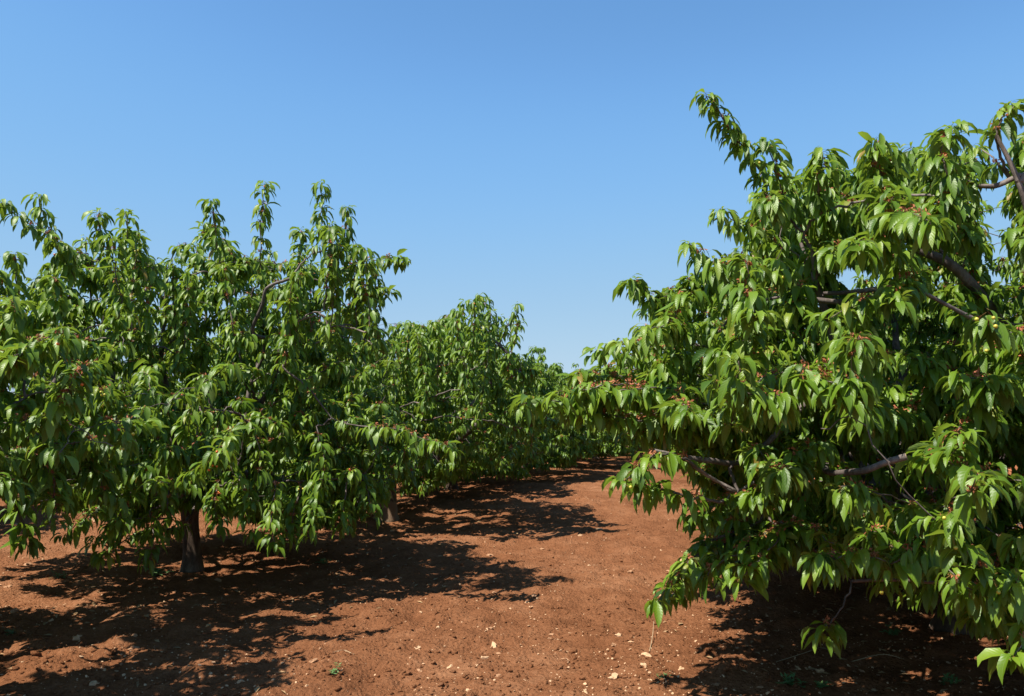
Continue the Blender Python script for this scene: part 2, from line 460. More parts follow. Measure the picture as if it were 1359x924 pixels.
    for p in tips(int(n3 * .62), .42, 1.0) + tips(int(n3 * .38), .5, 1.0, -.02, .5): branch(p, 3, .12, .06 if p[2] > bz + 1.1 else .12)
    # upright tops
    for p in tips(ntop, .25, .95, .86, 1.0):
        p = p + np.array([rs.randn() * .05, rs.randn() * .05, rs.uniform(.12, .5)])
        if ok(p): branch(p, 3, .15, -.05)
    # low hanging twigs
    for p in tips(n2 // 2, .35, 1.0, -.04, .16): branch(p, 3, .15, .20)
    sp = np.array(spur); ty = np.array(tipspur)
    if accept is not None:
        nx = sum(1 for _ in ())
        keep = accept(sp)
        sp = sp[keep | _explicit_mask(sp, shoots)]; ty = ty[keep | _explicit_mask(np.array(spur), shoots)]
    # looser pockets in the crown where branches were shaded out
    pk = np.array([mnoise.noise(Vector((p[0] * 2.3 + seed, p[1] * 2.3, p[2] * 2.9))) for p in sp]) > (-.45 if leaf < .118 else -.24)
    pk |= _explicit_mask(sp, shoots); sp = sp[pk]; ty = ty[pk]
    for i in range(limbs):
        link('limb', LT[i].build('limb', [M_BARK, M_CUT]), trunk)
    crown = link('crown', leaves_mesh('crown', sp - base, leaf, rs, per, petiole, ty & (sp[:, 2] > bz + 1.0)), root)
    if scales:
        m = (rs.rand(len(sp)) < scales) & ~ty
        w = link('withered_blossom', scales_mesh('withered_blossom', sp[m] - base, rs, .017), crown); w['kind'] = 'stuff'
    if cherries:
        # the side of the crown that shows to the alley
        v = sp - CAM; dist = np.linalg.norm(v, axis=1)
        ax = np.array([bx, by]); outw = ((sp[:, :2] - ax) * (CAM[:2] - ax)).sum(1)
        X, Y = project(sp)
        idx = np.where((outw > .45 * outw.max()) & (X > 5) & (X < 1354) & (Y > 60) & (Y < 915))[0]
        if len(idx) == 0: idx = np.arange(len(sp))
        rs.shuffle(idx); made = 0
        for i in idx:
            if made >= cherries: break
            m = cherry_mesh(M_CHR if rs.rand() < red else M_CHY)
            toc = (CAM - sp[i]) / np.linalg.norm(CAM - sp[i])
            for q in range(rs.randint(1, 4)):
                c = link('cherry', m, crown, sp[i] - base + rs.randn(3) * .012 + toc * .085 + np.array([0, 0, .0]))
                c.rotation_euler = (rs.randn() * .5, rs.randn() * .5, rs.rand() * 6); s = rs.uniform(.78, 1.0); c.scale = (s, s, s)
                made += 1
                if made >= cherries: break
    print('tree', seed, 'clusters', len(sp))
    return root

def _explicit_mask(sp, shoots):
    m = np.zeros(len(sp), bool)
    for (pts, sf, st) in shoots:
        f = resample(pts, 30)
        d = np.linalg.norm(sp[:, None] - f[None], axis=2).min(1)
        m |= d < .05
    return m

def copy_tree(src, loc, rz, sc):
    r = src.copy(); COL.objects.link(r); r.location = loc; r.rotation_euler = (0, 0, rz); r.scale = (sc[0], sc[0], sc[1])
    for ch in list(src.children):
        c = ch.copy(); COL.objects.link(c); c.parent = r
        for g in list(ch.children):
            d = g.copy(); COL.objects.link(d); d.parent = c
    return r

# ------------------------------------------------------------------ soil
def build_soil():
    def axis(lo, hi, fine_lo, fine_hi, d, g):
        a = list(np.arange(fine_lo, fine_hi + d / 2, d)); s = d
        x = a[-1]
        while x < hi: s *= g; x += s; a.append(x)
        s = d; x = a[0]; pre = []
        while x > lo: s *= g; x -= s; pre.append(x)
        return np.array(pre[::-1] + a)
    xs = axis(-900, 900, -6.5, 6.5, .03, 1.05)
    y = 2.6; ys = []
    while y < 1500: ys.append(y); y += max(.018, .0065 * y) if y < 40 else .06 * y
    pre = []; y = 2.6; s = .03
    while y > -300: s *= 1.12; y -= s; pre.append(y)
    ys = np.array(pre[::-1] + ys)
    X, Y = np.meshgrid(xs, ys); Z = ground_z(X, Y)
    far = np.hypot(X, Y); Z = Z * np.clip(1.6 - far / 300, 0, 1)
    ny, nx = X.shape; idx = np.arange(nx * ny).reshape(ny, nx)
    q = np.stack([idx[:-1, :-1], idx[:-1, 1:], idx[1:, 1:], idx[1:, :-1]], -1).reshape(-1, 4)
    print('soil', nx, ny)
    o = link('ground', mesh_from('ground', np.stack([X, Y, Z], -1).reshape(-1, 3), [q], [M_SOIL]))
    tag(o, kind='structure')
build_soil()

import bmesh
def lump_template(seed, sub, flat, rough):
    bm = bmesh.new(); bmesh.ops.create_icosphere(bm, subdivisions=sub, radius=1)
    rs = random.Random(seed); o = Vector((rs.random() * 50, rs.random() * 50, rs.random() * 50))
    sx, sy = rs.uniform(.75, 1.3), rs.uniform(.7, 1.1)
    for v in bm.verts:
        c = v.co.copy()
        k = 1 + rough * mnoise.noise(c * 1.3 + o) + rough * .5 * mnoise.noise(c * 3.1 + o)
        v.co = Vector((c.x * k * sx, c.y * k * sy, c.z * k * flat))
    V = np.array([v.co[:] for v in bm.verts]); T = np.array([[v.index for v in f.verts] for f in bm.faces]); bm.free()
    return V, T

def scatter_lumps(name, xy, rad, temps, mats, rs, sink=.35, smooth=True):
    Vs, Ts, n = [], [], 0
    zz = ground_z(xy[:, 0], xy[:, 1])
    which = rs.randint(0, len(temps), len(xy))
    for k, (TV, TT) in enumerate(temps):
        s = np.where(which == k)[0]
        if not len(s): continue
        a = rs.rand(len(s)) * 6.283; ca, sa = np.cos(a), np.sin(a)
        x = TV[None, :, 0] * ca[:, None] - TV[None, :, 1] * sa[:, None]; y = TV[None, :, 0] * sa[:, None] + TV[None, :, 1] * ca[:, None]
        tx, ty = rs.randn(len(s)) * .25, rs.randn(len(s)) * .25
        z = TV[None, :, 2] + x * tx[:, None] + y * ty[:, None]
        W = np.stack([x, y, np.broadcast_to(z, x.shape)], -1) * rad[s][:, None, None]
        W += np.stack([xy[s, 0], xy[s, 1], zz[s] + rad[s] * (.5 - sink)], -1)[:, None]
        Vs.append(W.reshape(-1, 3)); Ts.append((TT[None] + (n + np.arange(len(s)) * len(TV))[:, None, None]).reshape(-1, 3)); n += len(s) * len(TV)
    return link(name, mesh_from(name, np.concatenate(Vs), [np.concatenate(Ts)], mats, smooth=smooth))

rs = np.random.RandomState(5)
def view_points(n, y0=600, y1=935, power=1.0):
    px = rs.uniform(-60, 1420, n); py = y0 + (y1 - y0) * rs.rand(n) ** power
    v = np.stack([(px - 679.5) / F * np.ones(n), np.zeros(n), np.zeros(n)], 1) + UPV[None] * ((462 - py) / F)[:, None] + FWD[None]
    t = -CAM[2] / v[:, 2]
    return (CAM + v * t[:, None])[:, :2]
clod_t = [lump_template(100 + i, 1, .7, .55) for i in range(7)]
xy = view_points(15000, 640, 960); d = np.hypot(xy[:, 0], xy[:, 1])
rad = np.clip(rs.lognormal(-5.05, .5, len(xy)), .003, .026)
tag(scatter_lumps('soil_clods', xy, rad, clod_t, [M_SOIL], rs, .35), kind='stuff')
grav_t = [lump_template(300 + i, 1, .55, .6) for i in range(6)]
xy = view_points(5500, 610, 940); rad = np.clip(rs.lognormal(-5.25, .42, len(xy)), .0025, .012)
cl = vnoise(xy[:, 0] * 1.3 + 40, xy[:, 1] * .6 + 12); keep = cl + rs.rand(len(xy)) * .7 > .18
tag(scatter_lumps('gravel', xy[keep], rad[keep], grav_t, [M_STONE], rs, .3, False), kind='stuff')

# single stones
stone_me = []
for i in range(8):
    V, T = lump_template(500 + i, 2, .55, .75)
    for m in (M_STONE, M_STONE2): stone_me.append(mesh_from('stone', V, [T], [m], smooth=False))
def stone(x, y, r, me, label, sq=1., rz=None):
    z = float(ground_z(x, y))
    o = link('stone', me, None, (x, y, z + r * .02)); r = r * .82; o.scale = (r * sq, r, r * rs.uniform(.8, 1.1)); o.rotation_euler = (rs.randn() * .2, rs.randn() * .2, rs.rand() * 6.28 if rz is None else rz)
    tag(o, label, 'stone', 'pale stones lying on the red soil'); return o
BIG = [(555, 855, .030, 0, 1.0, 'pale round limestone lump alone on bare sunlit soil at the alley bottom'),
       (655, 858, .027, 0, 2.1, 'long flat cream stone lying near the middle of the bottom edge'),
       (178, 855, .052, 1, 1.0, 'largest brown stone, half buried in the left tree shadow'),
       (708, 790, .035, 1, 1.2, 'broad tan stone just beyond the pointed tip of the tree shadow'),
       (582, 833, .022, 0, 1.0, 'small whitish stone on the sunlit soil below the shadow points'),
       (730, 848, .020, 1, 1.1, 'tan stone in the open alley left of the low right branches'),
       (415, 878, .028, 1, 1.2, 'tan stone beside the small weed on the lower alley soil'),
       (125, 908, .030, 0, 1.3, 'flat pale stone near the bottom left corner'),
       (320, 905, .026, 0, 1.0, 'pale stone near the bottom edge between weed and left corner'),
       (448, 740, .036, 0, 1.1, 'pale stone in broken shade to the right of the left trunk'),
       (815, 858, .024, 1, 1.3, 'tan stone lying near the low branch tip of the right tree'),
       (290, 770, .040, 1, 1.1, 'reddish stone at the foot of the left trunk'),
       (520, 705, .045, 0, 1.2, 'pale stone in front of the trunk with the pale foot'),
       (770, 715, .034, 0, 1.1, 'cream stone in the sunny strip between two tree shadows'),
       (905, 745, .030, 0, 1.0, 'cream stone on the sunlit soil under the long drooping arm'),
       (1145, 892, .022, 1, 1.4, 'tan stone in the right tree shadow beside the weeds')]
for (x, y, r, m, sq, lab) in BIG:
    p = gpt(x, y); stone(p[0], p[1], r, stone_me[2 * rs.randint(0, 8) + m], lab, sq)
cnt = 0
while cnt < 190:
    p = view_points(1, 635, 920, 1.0)[0]
    if vnoise(np.array([p[0] * 1.3 + 40]), np.array([p[1] * .6 + 12]))[0] + rs.rand() * .8 < .25: continue
    dd = math.hypot(*p); r = float(np.clip(rs.lognormal(-4.45, .5), .006, .034)) * (1 + .05 * dd)
    m = 0 if rs.rand() < .5 else 1
    stone(p[0], p[1], r, stone_me[2 * rs.randint(0, 8) + m], 'small cream limestone chip on the tilled red soil' if m == 0 else 'small earth-stained tan stone on the tilled red soil', rs.uniform(.8, 1.5)); cnt += 1

# ------------------------------------------------------------------ weeds, sticks
def weed(px, py, h, n, seed, label):
    r = random.Random(seed); p = gpt(px, py)
    root = bpy.data.objects.new('weed', None); COL.objects.link(root); root.location = p; root.empty_display_size = .05
    tag(root, label, 'weed', 'small weeds on the soil')
    V, Q = [], []
    tb = Tubes()
    for i in range(n):
        az = r.random() * 6.28; le = h * r.uniform(.5, 1.1); el = r.uniform(.25, 1.2)
        d = np.array([math.cos(az) * math.cos(el), math.sin(az) * math.cos(el), math.sin(el)])
        base = np.array([r.gauss(0, .012), r.gauss(0, .012), -.005]); tip = base + d * le + np.array([0, 0, -.1 * le])
        pts = bez(base, base + d * le * .5 + np.array([0, 0, .15 * le]), tip, 5); tb.add(pts, np.linspace(.0016, .0008, 5), 4)
        for j in range(r.randint(4, 7)):
            s = pts[min(4, 1 + j * 4 // 6)] + np.array([r.gauss(0, .003) for _ in range(3)])
            a2 = r.random() * 6.28; L = r.uniform(.25, .45) * h + .006
            dd = np.array([math.cos(a2), math.sin(a2), r.uniform(-.2, .7)]); ll = np.array([-math.sin(a2), math.cos(a2), 0]) * L * .24
            b = len(V); V += [s, s + dd * L * .5 - ll, s + dd * L * .5 + np.array([0, 0, -.1 * L]), s + dd * L * .5 + ll, s + dd * L]
            Q += [[b, b + 1, b + 2], [b, b + 2, b + 3], [b + 1, b + 4, b + 2], [b + 2, b + 4, b + 3]]
    link('stem', tb.build('stem', [M_WEED]), root)
    f = link('foliage', mesh_from('foliage', np.array(V), [np.array(Q)], [M_WEED], smooth=False), root)
weed(443, 893, .055, 6, 1, 'small weed alone on sunlit soil near the bottom edge')
weed(880, 900, .05, 5, 2, 'sparse weed at the left edge of the right tree shadow')
weed(1050, 908, .09, 10, 3, 'spreading weed under the right tree at the bottom edge')
weed(1090, 912, .06, 7, 4, 'low weed just to the right of the spreading weed')
weed(1258, 908, .07, 9, 5, 'broad tuft of weed near the bottom right corner')
weed(1185, 842, .09, 7, 6, 'thin weed deep in the right tree shade')
weed(14, 842, .05, 6, 7, 'weed at the left edge of the picture in shade')
weed(205, 765, .16, 8, 8, 'leafy weed standing left of the left trunk')
weed(430, 748, .10, 8, 9, 'leafy weed in the shade to the right of the left trunk')
weed(262, 760, .07, 5, 10, 'small weed sprouting against the left trunk foot')
weed(80, 768, .08, 6, 11, 'low weed at the sunny edge of the shade on the left')
def litter():
    r = np.random.RandomState(77); V, Q = [], []
    for (cx, cy), n in ((pA[:2], 260), (pR[:2], 300), (pB[:2], 160), (pL[:2], 120)):
        for _ in range(n):
            a = r.rand() * 6.28; d = 2.6 * r.rand() ** .6; x, y = cx + d * math.cos(a) + .4, cy + d * math.sin(a)
            z = float(ground_z(x, y)) + .006; L = r.uniform(.02, .05); b = r.rand() * 6.28
            u = np.array([math.cos(b), math.sin(b), r.uniform(-.2, .3)]) * L; v = np.array([-math.sin(b), math.cos(b), r.uniform(-.3, .3)]) * L * r.uniform(.15, .45)
            c = np.array([x, y, z]); k = len(V); V += [c - u, c - v + [0, 0, .004], c + u, c + v + [0, 0, .008]]; Q.append([k, k + 1, k + 2, k + 3])
    tag(link('leaf_litter', mesh_from('leaf_litter', np.array(V), [np.array(Q)], [M_LITTER], smooth=False)), kind='stuff')
def stick(path, r, label):
    pts = [gpt(x, y) + np.array([0, 0, .006 + h]) for x, y, h in path]
    c = np.mean(pts, 0); tb = Tubes(); tb.add(resample(pts, 10) - c, np.linspace(r, r * .5, 10), 5, lump=.1)
    tag(link('twig', tb.build('twig', [M_STRAW]), None, c), label, 'twig')
stick([(862, 866, 0), (866, 850, .02), (868, 836, .055)], .0035, 'short dry twig standing in the soil under the low right branch tip')
stick([(470, 870, 0), (455, 866, .01), (440, 868, 0)], .003, 'thin straw piece lying on the sunlit soil left of the alley')
stick([(1128, 880, .0), (1170, 872, .01), (1200, 876, 0)], .003, 'dry straw lying in the shade under the right tree')
stick([(1325, 832, .0), (1322, 815, .05), (1320, 800, .09)], .003, 'thin dry stalk sticking up in shade under the right tree')
stick([(1030, 880, .0), (1060, 872, .008), (1085, 862, 0)], .003, 'bent twig on the soil beneath the lone hanging leaf cluster')

# ------------------------------------------------------------------ the orchard
R1_POLY = [(960, 160), (1000, 190), (1050, 240), (1095, 205), (1130, 240), (1160, 190), (1200, 190), (1240, 168), (1296, 168), (1308, 330), (1345, 340), (1347, 150),
           (1800, 40), (1800, 1150), (1350, 872), (1290, 815), (1250, 740), (1150, 770), (1060, 735), (965, 755), (930, 720), (960, 660), (905, 610), (845, 560),
           (770, 560), (705, 545), (720, 520), (780, 480), (850, 470), (840, 420), (870, 400), (912, 345), (960, 345), (1000, 310), (960, 220)]
# openings in the crown where old wood shows (picture line, half width px, depth)
R1_OPEN = [([(1085, 395), (1165, 393)], 10, 4.5), ([(1265, 360), (1295, 382)], 6, 4.6), ([(1140, 620), (1204, 606)], 9, 3.4), ([(870, 600), (940, 612)], 7, 4.2), ([(915, 618), (975, 652)], 7, 4.2),
           ([(1258, 430), (1272, 450)], 5, 4.6), ([(1225, 390), (1280, 415)], 3, 3.7)]
def acc_R1(p):
    X, Y = project(p); ok = inpoly(X, Y, R1_POLY) | (X > 1390)
    dep = p[:, 1]
    for line, hw, dz in R1_OPEN:
        a, b = np.array(line[0], float), np.array(line[1], float); ab = b - a
        t = np.clip(((X - a[0]) * ab[0] + (Y + 22 - a[1]) * ab[1]) / (ab @ ab), 0, 1)
        dx = X - (a[0] + t * ab[0]); dy = Y + 22 - (a[1] + t * ab[1])
        ok &= ~((np.abs(dx) < hw + 6) & (np.abs(dy) < hw + 16) & (dep < dz + .1))
    ok &= dep > 2.6
    return ok
SKY_A = np.array([(-400, 250), (0, 290), (50, 275), (75, 315), (130, 295), (175, 292), (212, 345), (240, 325), (282, 285), (318, 345), (350, 310), (378, 330), (405, 285), (430, 275), (480, 305), (500, 335), (540, 345),
                  (541, 430), (560, 470), (600, 520), (620, 560), (640, 900)], float)
A_BARE = [([(345, 415), (352, 380), (385, 368)], 14), ([(20, 350), (40, 380)], 14)]
def acc_A(p):
    X, Y = project(p); ok = (Y > np.interp(X, SKY_A[:, 0], SKY_A[:, 1])) & ~((X > 488) & (Y > 372) & (Y < 415) & (X < 560)) & (X < 615)
    ok &= ~((X < 30) & (Y > 345) & (Y < 395))
    a = (np.abs(X - 250) < 32) & (Y > 668) & (p[:, 1] < 7.7); ok &= ~a          # the stem shows below the skirt
    ok &= Y < np.interp(X, [0, 100, 180, 215, 260, 300, 385, 470, 500, 560, 620], [640, 672, 690, 676, 664, 680, 702, 684, 668, 630, 600])
    return ok
def acc_L0(p):
    X, Y = project(p); ok = (Y > np.interp(X, [-400, 0, 40, 110, 180, 260], [330, 400, 385, 430, 520, 620])) & (p[:, 1] > 2.4)
    ok &= Y < np.interp(X, [-60, 0, 60, 110, 200], [760, 640, 660, 640, 600])
    far = (p[:, 1] > 5.3) & (Y > np.interp(X, SKY_A[:, 0], SKY_A[:, 1] + 60)) & (Y < np.interp(X, [0, 100, 180, 215], [640, 672, 690, 640]))
    return ok | (X < -80) | far
SKY_B = np.array([(0, 300), (500, 440), (540, 428), (580, 428), (610, 410), (635, 395), (660, 412), (690, 408), (700, 440), (745, 475), (800, 520)], float)
def acc_B(p):
    X, Y = project(p); return (Y > np.interp(X, SKY_B[:, 0], SKY_B[:, 1])) & (Y < np.interp(X, [430, 500, 560, 600, 660, 720], [665, 655, 648, 632, 616, 606]))

def gz(x, y): return float(ground_z(x, y)) - .02
pA = gpt(252, 758); pB = gpt(512, 690); pC = gpt(600, 650); pD = gpt(694, 634)
pR = np.array([3.25, 5.95, 0]); pR[2] = gz(pR[0], pR[1])
pL = np.array([-4.25, 4.55, 0]); pL[2] = gz(pL[0], pL[1])
litter()

R1 = make_tree(21, pR, R=2.65, zb=.5, zt=3.4, n2=150, n3=3100, leaf=.1175, accept=acc_R1, limbs=7, trunk_r=.14, trunk_h=.6, cherries=72, red=.06, scales=.8, per=(10, 16), ntop=30,
    shoots=[([P3(1050, 290, 5.0), P3(1000, 215, 4.85), P3(965, 165, 4.75), P3(938, 128, 4.7)], .15, .085),
            ([P3(1050, 290, 4.7), P3(1030, 230, 4.6), P3(1018, 190, 4.6)], .1, .09),
            ([P3(1090, 280, 4.6), P3(1085, 235, 4.5), P3(1090, 200, 4.5)], .1, .09),
            ([P3(1060, 340, 4.8), P3(1000, 305, 4.7), P3(955, 280, 4.6)], .2, .09),
            ([P3(990, 400, 4.8), P3(945, 350, 4.7), P3(915, 325, 4.7)], .1, .09),
            ([P3(930, 460, 5.0), P3(880, 410, 4.9), P3(838, 372, 4.8)], .2, .09),
            ([P3(940, 500, 4.9), P3(860, 475, 4.8), P3(790, 465, 4.8)], .2, .09),
            ([P3(960, 540, 4.7), P3(860, 530, 4.5), P3(770, 530, 4.4), P3(695, 535, 4.3)], .2, .085),
            ([P3(900, 520, 4.6), P3(830, 510, 4.4), P3(745, 520, 4.2)], .2, .09),
            ([P3(930, 500, 5.0), P3(850, 490, 5.0), P3(800, 490, 5.0)], .1, .08),
            ([P3(950, 530, 5.0), P3(860, 505, 4.9), P3(765, 500, 4.9)], .1, .08),
            ([P3(950, 550, 4.8), P3(870, 550, 4.7), P3(790, 548, 4.7)], .1, .08),
            ([P3(940, 560, 4.5), P3(850, 555, 4.4), P3(740, 540, 4.4)], .1, .08),
            ([P3(960, 570, 4.6), P3(890, 570, 4.5), P3(835, 575, 4.5)], .1, .08),
            ([P3(930, 480, 4.7), P3(870, 460, 4.6), P3(825, 455, 4.6)], .1, .08),
            ([P3(920, 520, 4.4), P3(860, 515, 4.3), P3(800, 522, 4.3)], .1, .08),
            ([P3(975, 655, 4.3), P3(910, 610, 4.2), P3(860, 606, 4.1), P3(830, 640, 4.1)], .45, .09),
            ([P3(960, 665, 4.3), P3(900, 655, 4.2), P3(850, 640, 4.2)], .2, .09),
            ([P3(1010, 690, 4.6), P3(940, 720, 4.5), P3(900, 765, 4.45), P3(872, 800, 4.4)], .15, .085),
            ([P3(990, 700, 4.6), P3(930, 745, 4.5), P3(905, 770, 4.6)], .2, .085),
            ([P3(1020, 680, 4.8), P3(960, 715, 4.8), P3(915, 745, 4.8)], .1, .08),
            ([P3(1030, 700, 4.4), P3(975, 735, 4.3), P3(940, 760, 4.3)], .1, .08),
            ([P3(1000, 690, 5.0), P3(940, 740, 4.9), P3(890, 790, 4.85)], .1, .08),
            ([P3(1050, 700, 4.3), P3(1010, 740, 4.2), P3(985, 765, 4.2)], .1, .08),
            ([P3(1000, 640, 4.5), P3(950, 670, 4.4), P3(925, 690, 4.4)], .1, .08),
            ([P3(1125, 770, 4.2), P3(1115, 810, 4.1), P3(1090, 838, 4.05)], .75, .07),
            ([P3(1420, 800, 3.4), P3(1385, 825, 3.3), P3(1345, 868, 3.2)], .2, .08),
            ([P3(1290, 690, 4.2), P3(1250, 730, 4.0), P3(1240, 775, 3.95)], .1, .07),
            ([P3(1200, 680, 4.3), P3(1180, 730, 4.2), P3(1175, 775, 4.15)], .1, .07),
            ([P3(1330, 720, 4.0), P3(1310, 770, 3.9), P3(1295, 815, 3.85)], .1, .07),
            ([P3(1260, 660, 4.6), P3(1225, 720, 4.5), P3(1215, 785, 4.5)], .1, .07),
            ([P3(1330, 650, 4.6), P3(1290, 720, 4.5), P3(1270, 800, 4.5)], .1, .07),
            ([P3(1400, 700, 4.4), P3(1370, 770, 4.3), P3(1350, 830, 4.2)], .1, .07),
            ([P3(1140, 650, 4.4), P3(1110, 700, 4.3), P3(1095, 750, 4.3)], .1, .07),
            ([P3(1080, 640, 4.5), P3(1050, 690, 4.4), P3(1040, 730, 4.4)], .1, .07),
            ([P3(1340, 240, 4.2), P3(1322, 180, 4.1), P3(1345, 140, 4.1)], .3, .10),
            ([P3(1180, 260, 4.3), P3(1160, 215, 4.2), P3(1165, 188, 4.2)], .1, .09),
            ([P3(1260, 260, 4.0), P3(1250, 200, 4.0), P3(1265, 168, 4.0)], .1, .09)],
    bare=[([P3(1165, 398, 4.7), P3(1125, 402, 4.6), P3(1082, 398, 4.6)], .026, .016, 0),
          ([P3(1172, 384, 4.75), P3(1130, 388, 4.7), P3(1092, 390, 4.7)], .02, .012, 0),
          ([P3(1330, 430, 4.9), P3(1300, 390, 4.75), P3(1262, 352, 4.7), P3(1215, 330, 4.75)], .038, .026, 0),
          ([P3(1150, 580, 5.3), P3(1095, 622, 4.3), P3(1140, 626, 3.6), P3(1175, 614, 3.5), P3(1203, 606, 3.45)], .011, .016, 1),
          ([P3(990, 610, 4.5), P3(942, 611, 4.35), P3(905, 606, 4.3), P3(868, 598, 4.25)], .02, .011, 0),
          ([P3(905, 606, 4.3), P3(940, 632, 4.28), P3(978, 652, 4.25)], .012, .007, 1),
          ([P3(1420, 520, 5.0), P3(1390, 420, 4.5), P3(1375, 330, 4.15), P3(1358, 260, 4.1), P3(1340, 215, 4.1), P3(1322, 180, 4.1)], .03, .010, 0),
          ([P3(1356, 232, 4.1), P3(1325, 246, 4.15), P3(1300, 247, 4.2)], .018, .012, 0),
          ([P3(1292, 424, 3.9), P3(1255, 404, 3.85), P3(1218, 384, 3.8)], .012, .008, 1)])
tag(R1, 'big near cherry tree on the right, branches drooping to the soil, yellow fruit', 'cherry tree', 'cherry trees of the orchard')

rq = random.Random(8)
def skyline(curve, xs, d0, d1, drop=105):
    out = []
    for x in xs:
        y = float(np.interp(x, curve[:, 0], curve[:, 1])) + rq.uniform(6, 70); d = rq.uniform(d0, d1)
        dx = rq.uniform(-18, 18)
        out.append(([P3(x - dx, y + drop, d), P3(x - dx * .4, y + drop * .45, d), P3(x, y, d)], .05, .10))
    return out
A = make_tree(33, pA, R=2.08, zb=.38, zt=3.25, n2=95, n3=1450, leaf=.120, accept=acc_A, limbs=7, trunk_r=.088, trunk_h=.72, cherries=50, red=.5, scales=.55, ntop=26,
    shoots=skyline(SKY_A, [-20, 20, 62, 92, 112, 150, 188, 205, 228, 250, 264, 298, 312, 332, 368, 388, 400, 412, 440, 452, 470, 484, 496, 150, 180, 400, 440, 470], 6.5, 8.0) + [([P3(345, 370, 7.3), P3(346, 300, 7.2), P3(352, 245, 7.2)], .1, .10),
            ([P3(420, 330, 7.2), P3(425, 280, 7.1), P3(427, 245, 7.1)], .1, .10),
            ([P3(290, 360, 7.1), P3(285, 300, 7.0), P3(280, 266, 7.0)], .1, .10),
            ([P3(455, 330, 7.2), P3(460, 295, 7.1), P3(462, 275, 7.1)], .1, .10),
            ([P3(430, 370, 7.0), P3(490, 345, 6.9), P3(536, 343, 6.8)], .2, .09),
            ([P3(440, 420, 7.0), P3(490, 392, 6.8), P3(518, 388, 6.8)], .2, .09),
            ([P3(170, 340, 6.9), P3(168, 300, 6.8), P3(165, 282, 6.8)], .1, .09),
            ([P3(140, 345, 6.9), P3(132, 300, 6.8), P3(130, 282, 6.8)], .1, .09),
            ([P3(100, 370, 6.8), P3(70, 320, 6.6), P3(52, 262, 6.6)], .1, .10),
            ([P3(120, 345, 6.7), P3(50, 305, 6.4), P3(0, 270, 6.3)], .2, .10),
            ([P3(450, 560, 6.8), P3(530, 570, 6.6), P3(600, 595, 6.5)], .3, .09),
            ([P3(240, 700, 7.0), P3(190, 705, 6.8), P3(135, 735, 6.7)], .2, .09),
            ([P3(230, 690, 6.9), P3(180, 690, 6.7), P3(125, 720, 6.8)], .3, .10),
            ([P3(395, 640, 6.9), P3(390, 680, 6.8), P3(380, 715, 6.7)], .3, .07),
            ([P3(375, 630, 7.0), P3(376, 670, 6.9), P3(372, 700, 6.9)], .3, .08),
            ([P3(480, 640, 7.1), P3(490, 665, 7.0), P3(492, 685, 7.0)], .2, .08),
            ([P3(290, 640, 6.9), P3(285, 670, 6.7), P3(292, 698, 6.7)], .1, .08),
            ([P3(225, 640, 6.8), P3(222, 665, 6.6), P3(228, 688, 6.6)], .1, .08),
            ([P3(320, 640, 6.8), P3(330, 680, 6.6), P3(338, 705, 6.6)], .1, .08),
            ([P3(420, 640, 6.8), P3(415, 680, 6.6), P3(408, 708, 6.6)], .1, .08),
            ([P3(365, 640, 6.6), P3(360, 690, 6.4), P3(366, 722, 6.4)], .1, .08),
            ([P3(180, 650, 6.6), P3(165, 680, 6.4), P3(150, 700, 6.4)], .1, .08),
            ([P3(150, 660, 6.5), P3(110, 690, 6.3), P3(85, 712, 6.3)], .1, .08),
            ([P3(200, 680, 6.6), P3(205, 715, 6.5), P3(195, 742, 6.5)], .2, .08),
            ([P3(460, 640, 7.0), P3(455, 680, 6.9), P3(462, 700, 6.9)], .1, .08),
            ([P3(330, 560, 6.6), P3(345, 600, 6.5), P3(340, 640, 6.5)], .1, .08),
            ([P3(300, 540, 6.4), P3(285, 580, 6.3), P3(280, 610, 6.3)], .1, .08),
            ([P3(220, 540, 6.4), P3(210, 580, 6.3), P3(200, 630, 6.3)], .1, .08),
            ([P3(190, 540, 6.6), P3(170, 600, 6.5), P3(160, 650, 6.5)], .1, .08),
            ([P3(420, 570, 6.8), P3(430, 610, 6.7), P3(425, 650, 6.7)], .1, .08),
            ([P3(270, 500, 6.4), P3(255, 540, 6.2), P3(250, 575, 6.2)], .1, .08),
            ([P3(300, 610, 6.6), P3(320, 640, 6.5), P3(335, 665, 6.5)], .2, .09)],
    bare=[([P3(335, 440, 7.2), P3(348, 405, 7.1), P3(355, 382, 7.05), P3(385, 370, 7.0)], .022, .012, 0)])
tag(A, 'wide cherry tree on the left with tall upright shoots above a dark trunk', 'cherry tree', 'cherry trees of the orchard')

L0 = make_tree(47, pL, R=2.2, zb=.5, zt=2.75, n2=85, n3=950, leaf=.122, accept=acc_L0, limbs=6, trunk_r=.13, trunk_h=.65, cherries=26, red=.6, scales=.55,
    shoots=[([P3(-30, 560, 4.9), P3(30, 570, 4.9), P3(70, 590, 4.9)], .2, .08),
            ([P3(40, 590, 5.0), P3(70, 640, 5.0), P3(75, 690, 5.0)], .2, .07),
            ([P3(0, 640, 5.1), P3(30, 690, 5.1), P3(35, 720, 5.1)], .45, .09),
            ([P3(60, 520, 5.2), P3(130, 530, 5.2), P3(190, 545, 5.2)], .2, .08),
            ([P3(20, 460, 5.2), P3(90, 450, 5.3), P3(150, 465, 5.4)], .2, .08)])
tag(L0, 'cherry tree cut off by the left edge, branches hanging before its neighbour', 'cherry tree', 'cherry trees of the orchard')

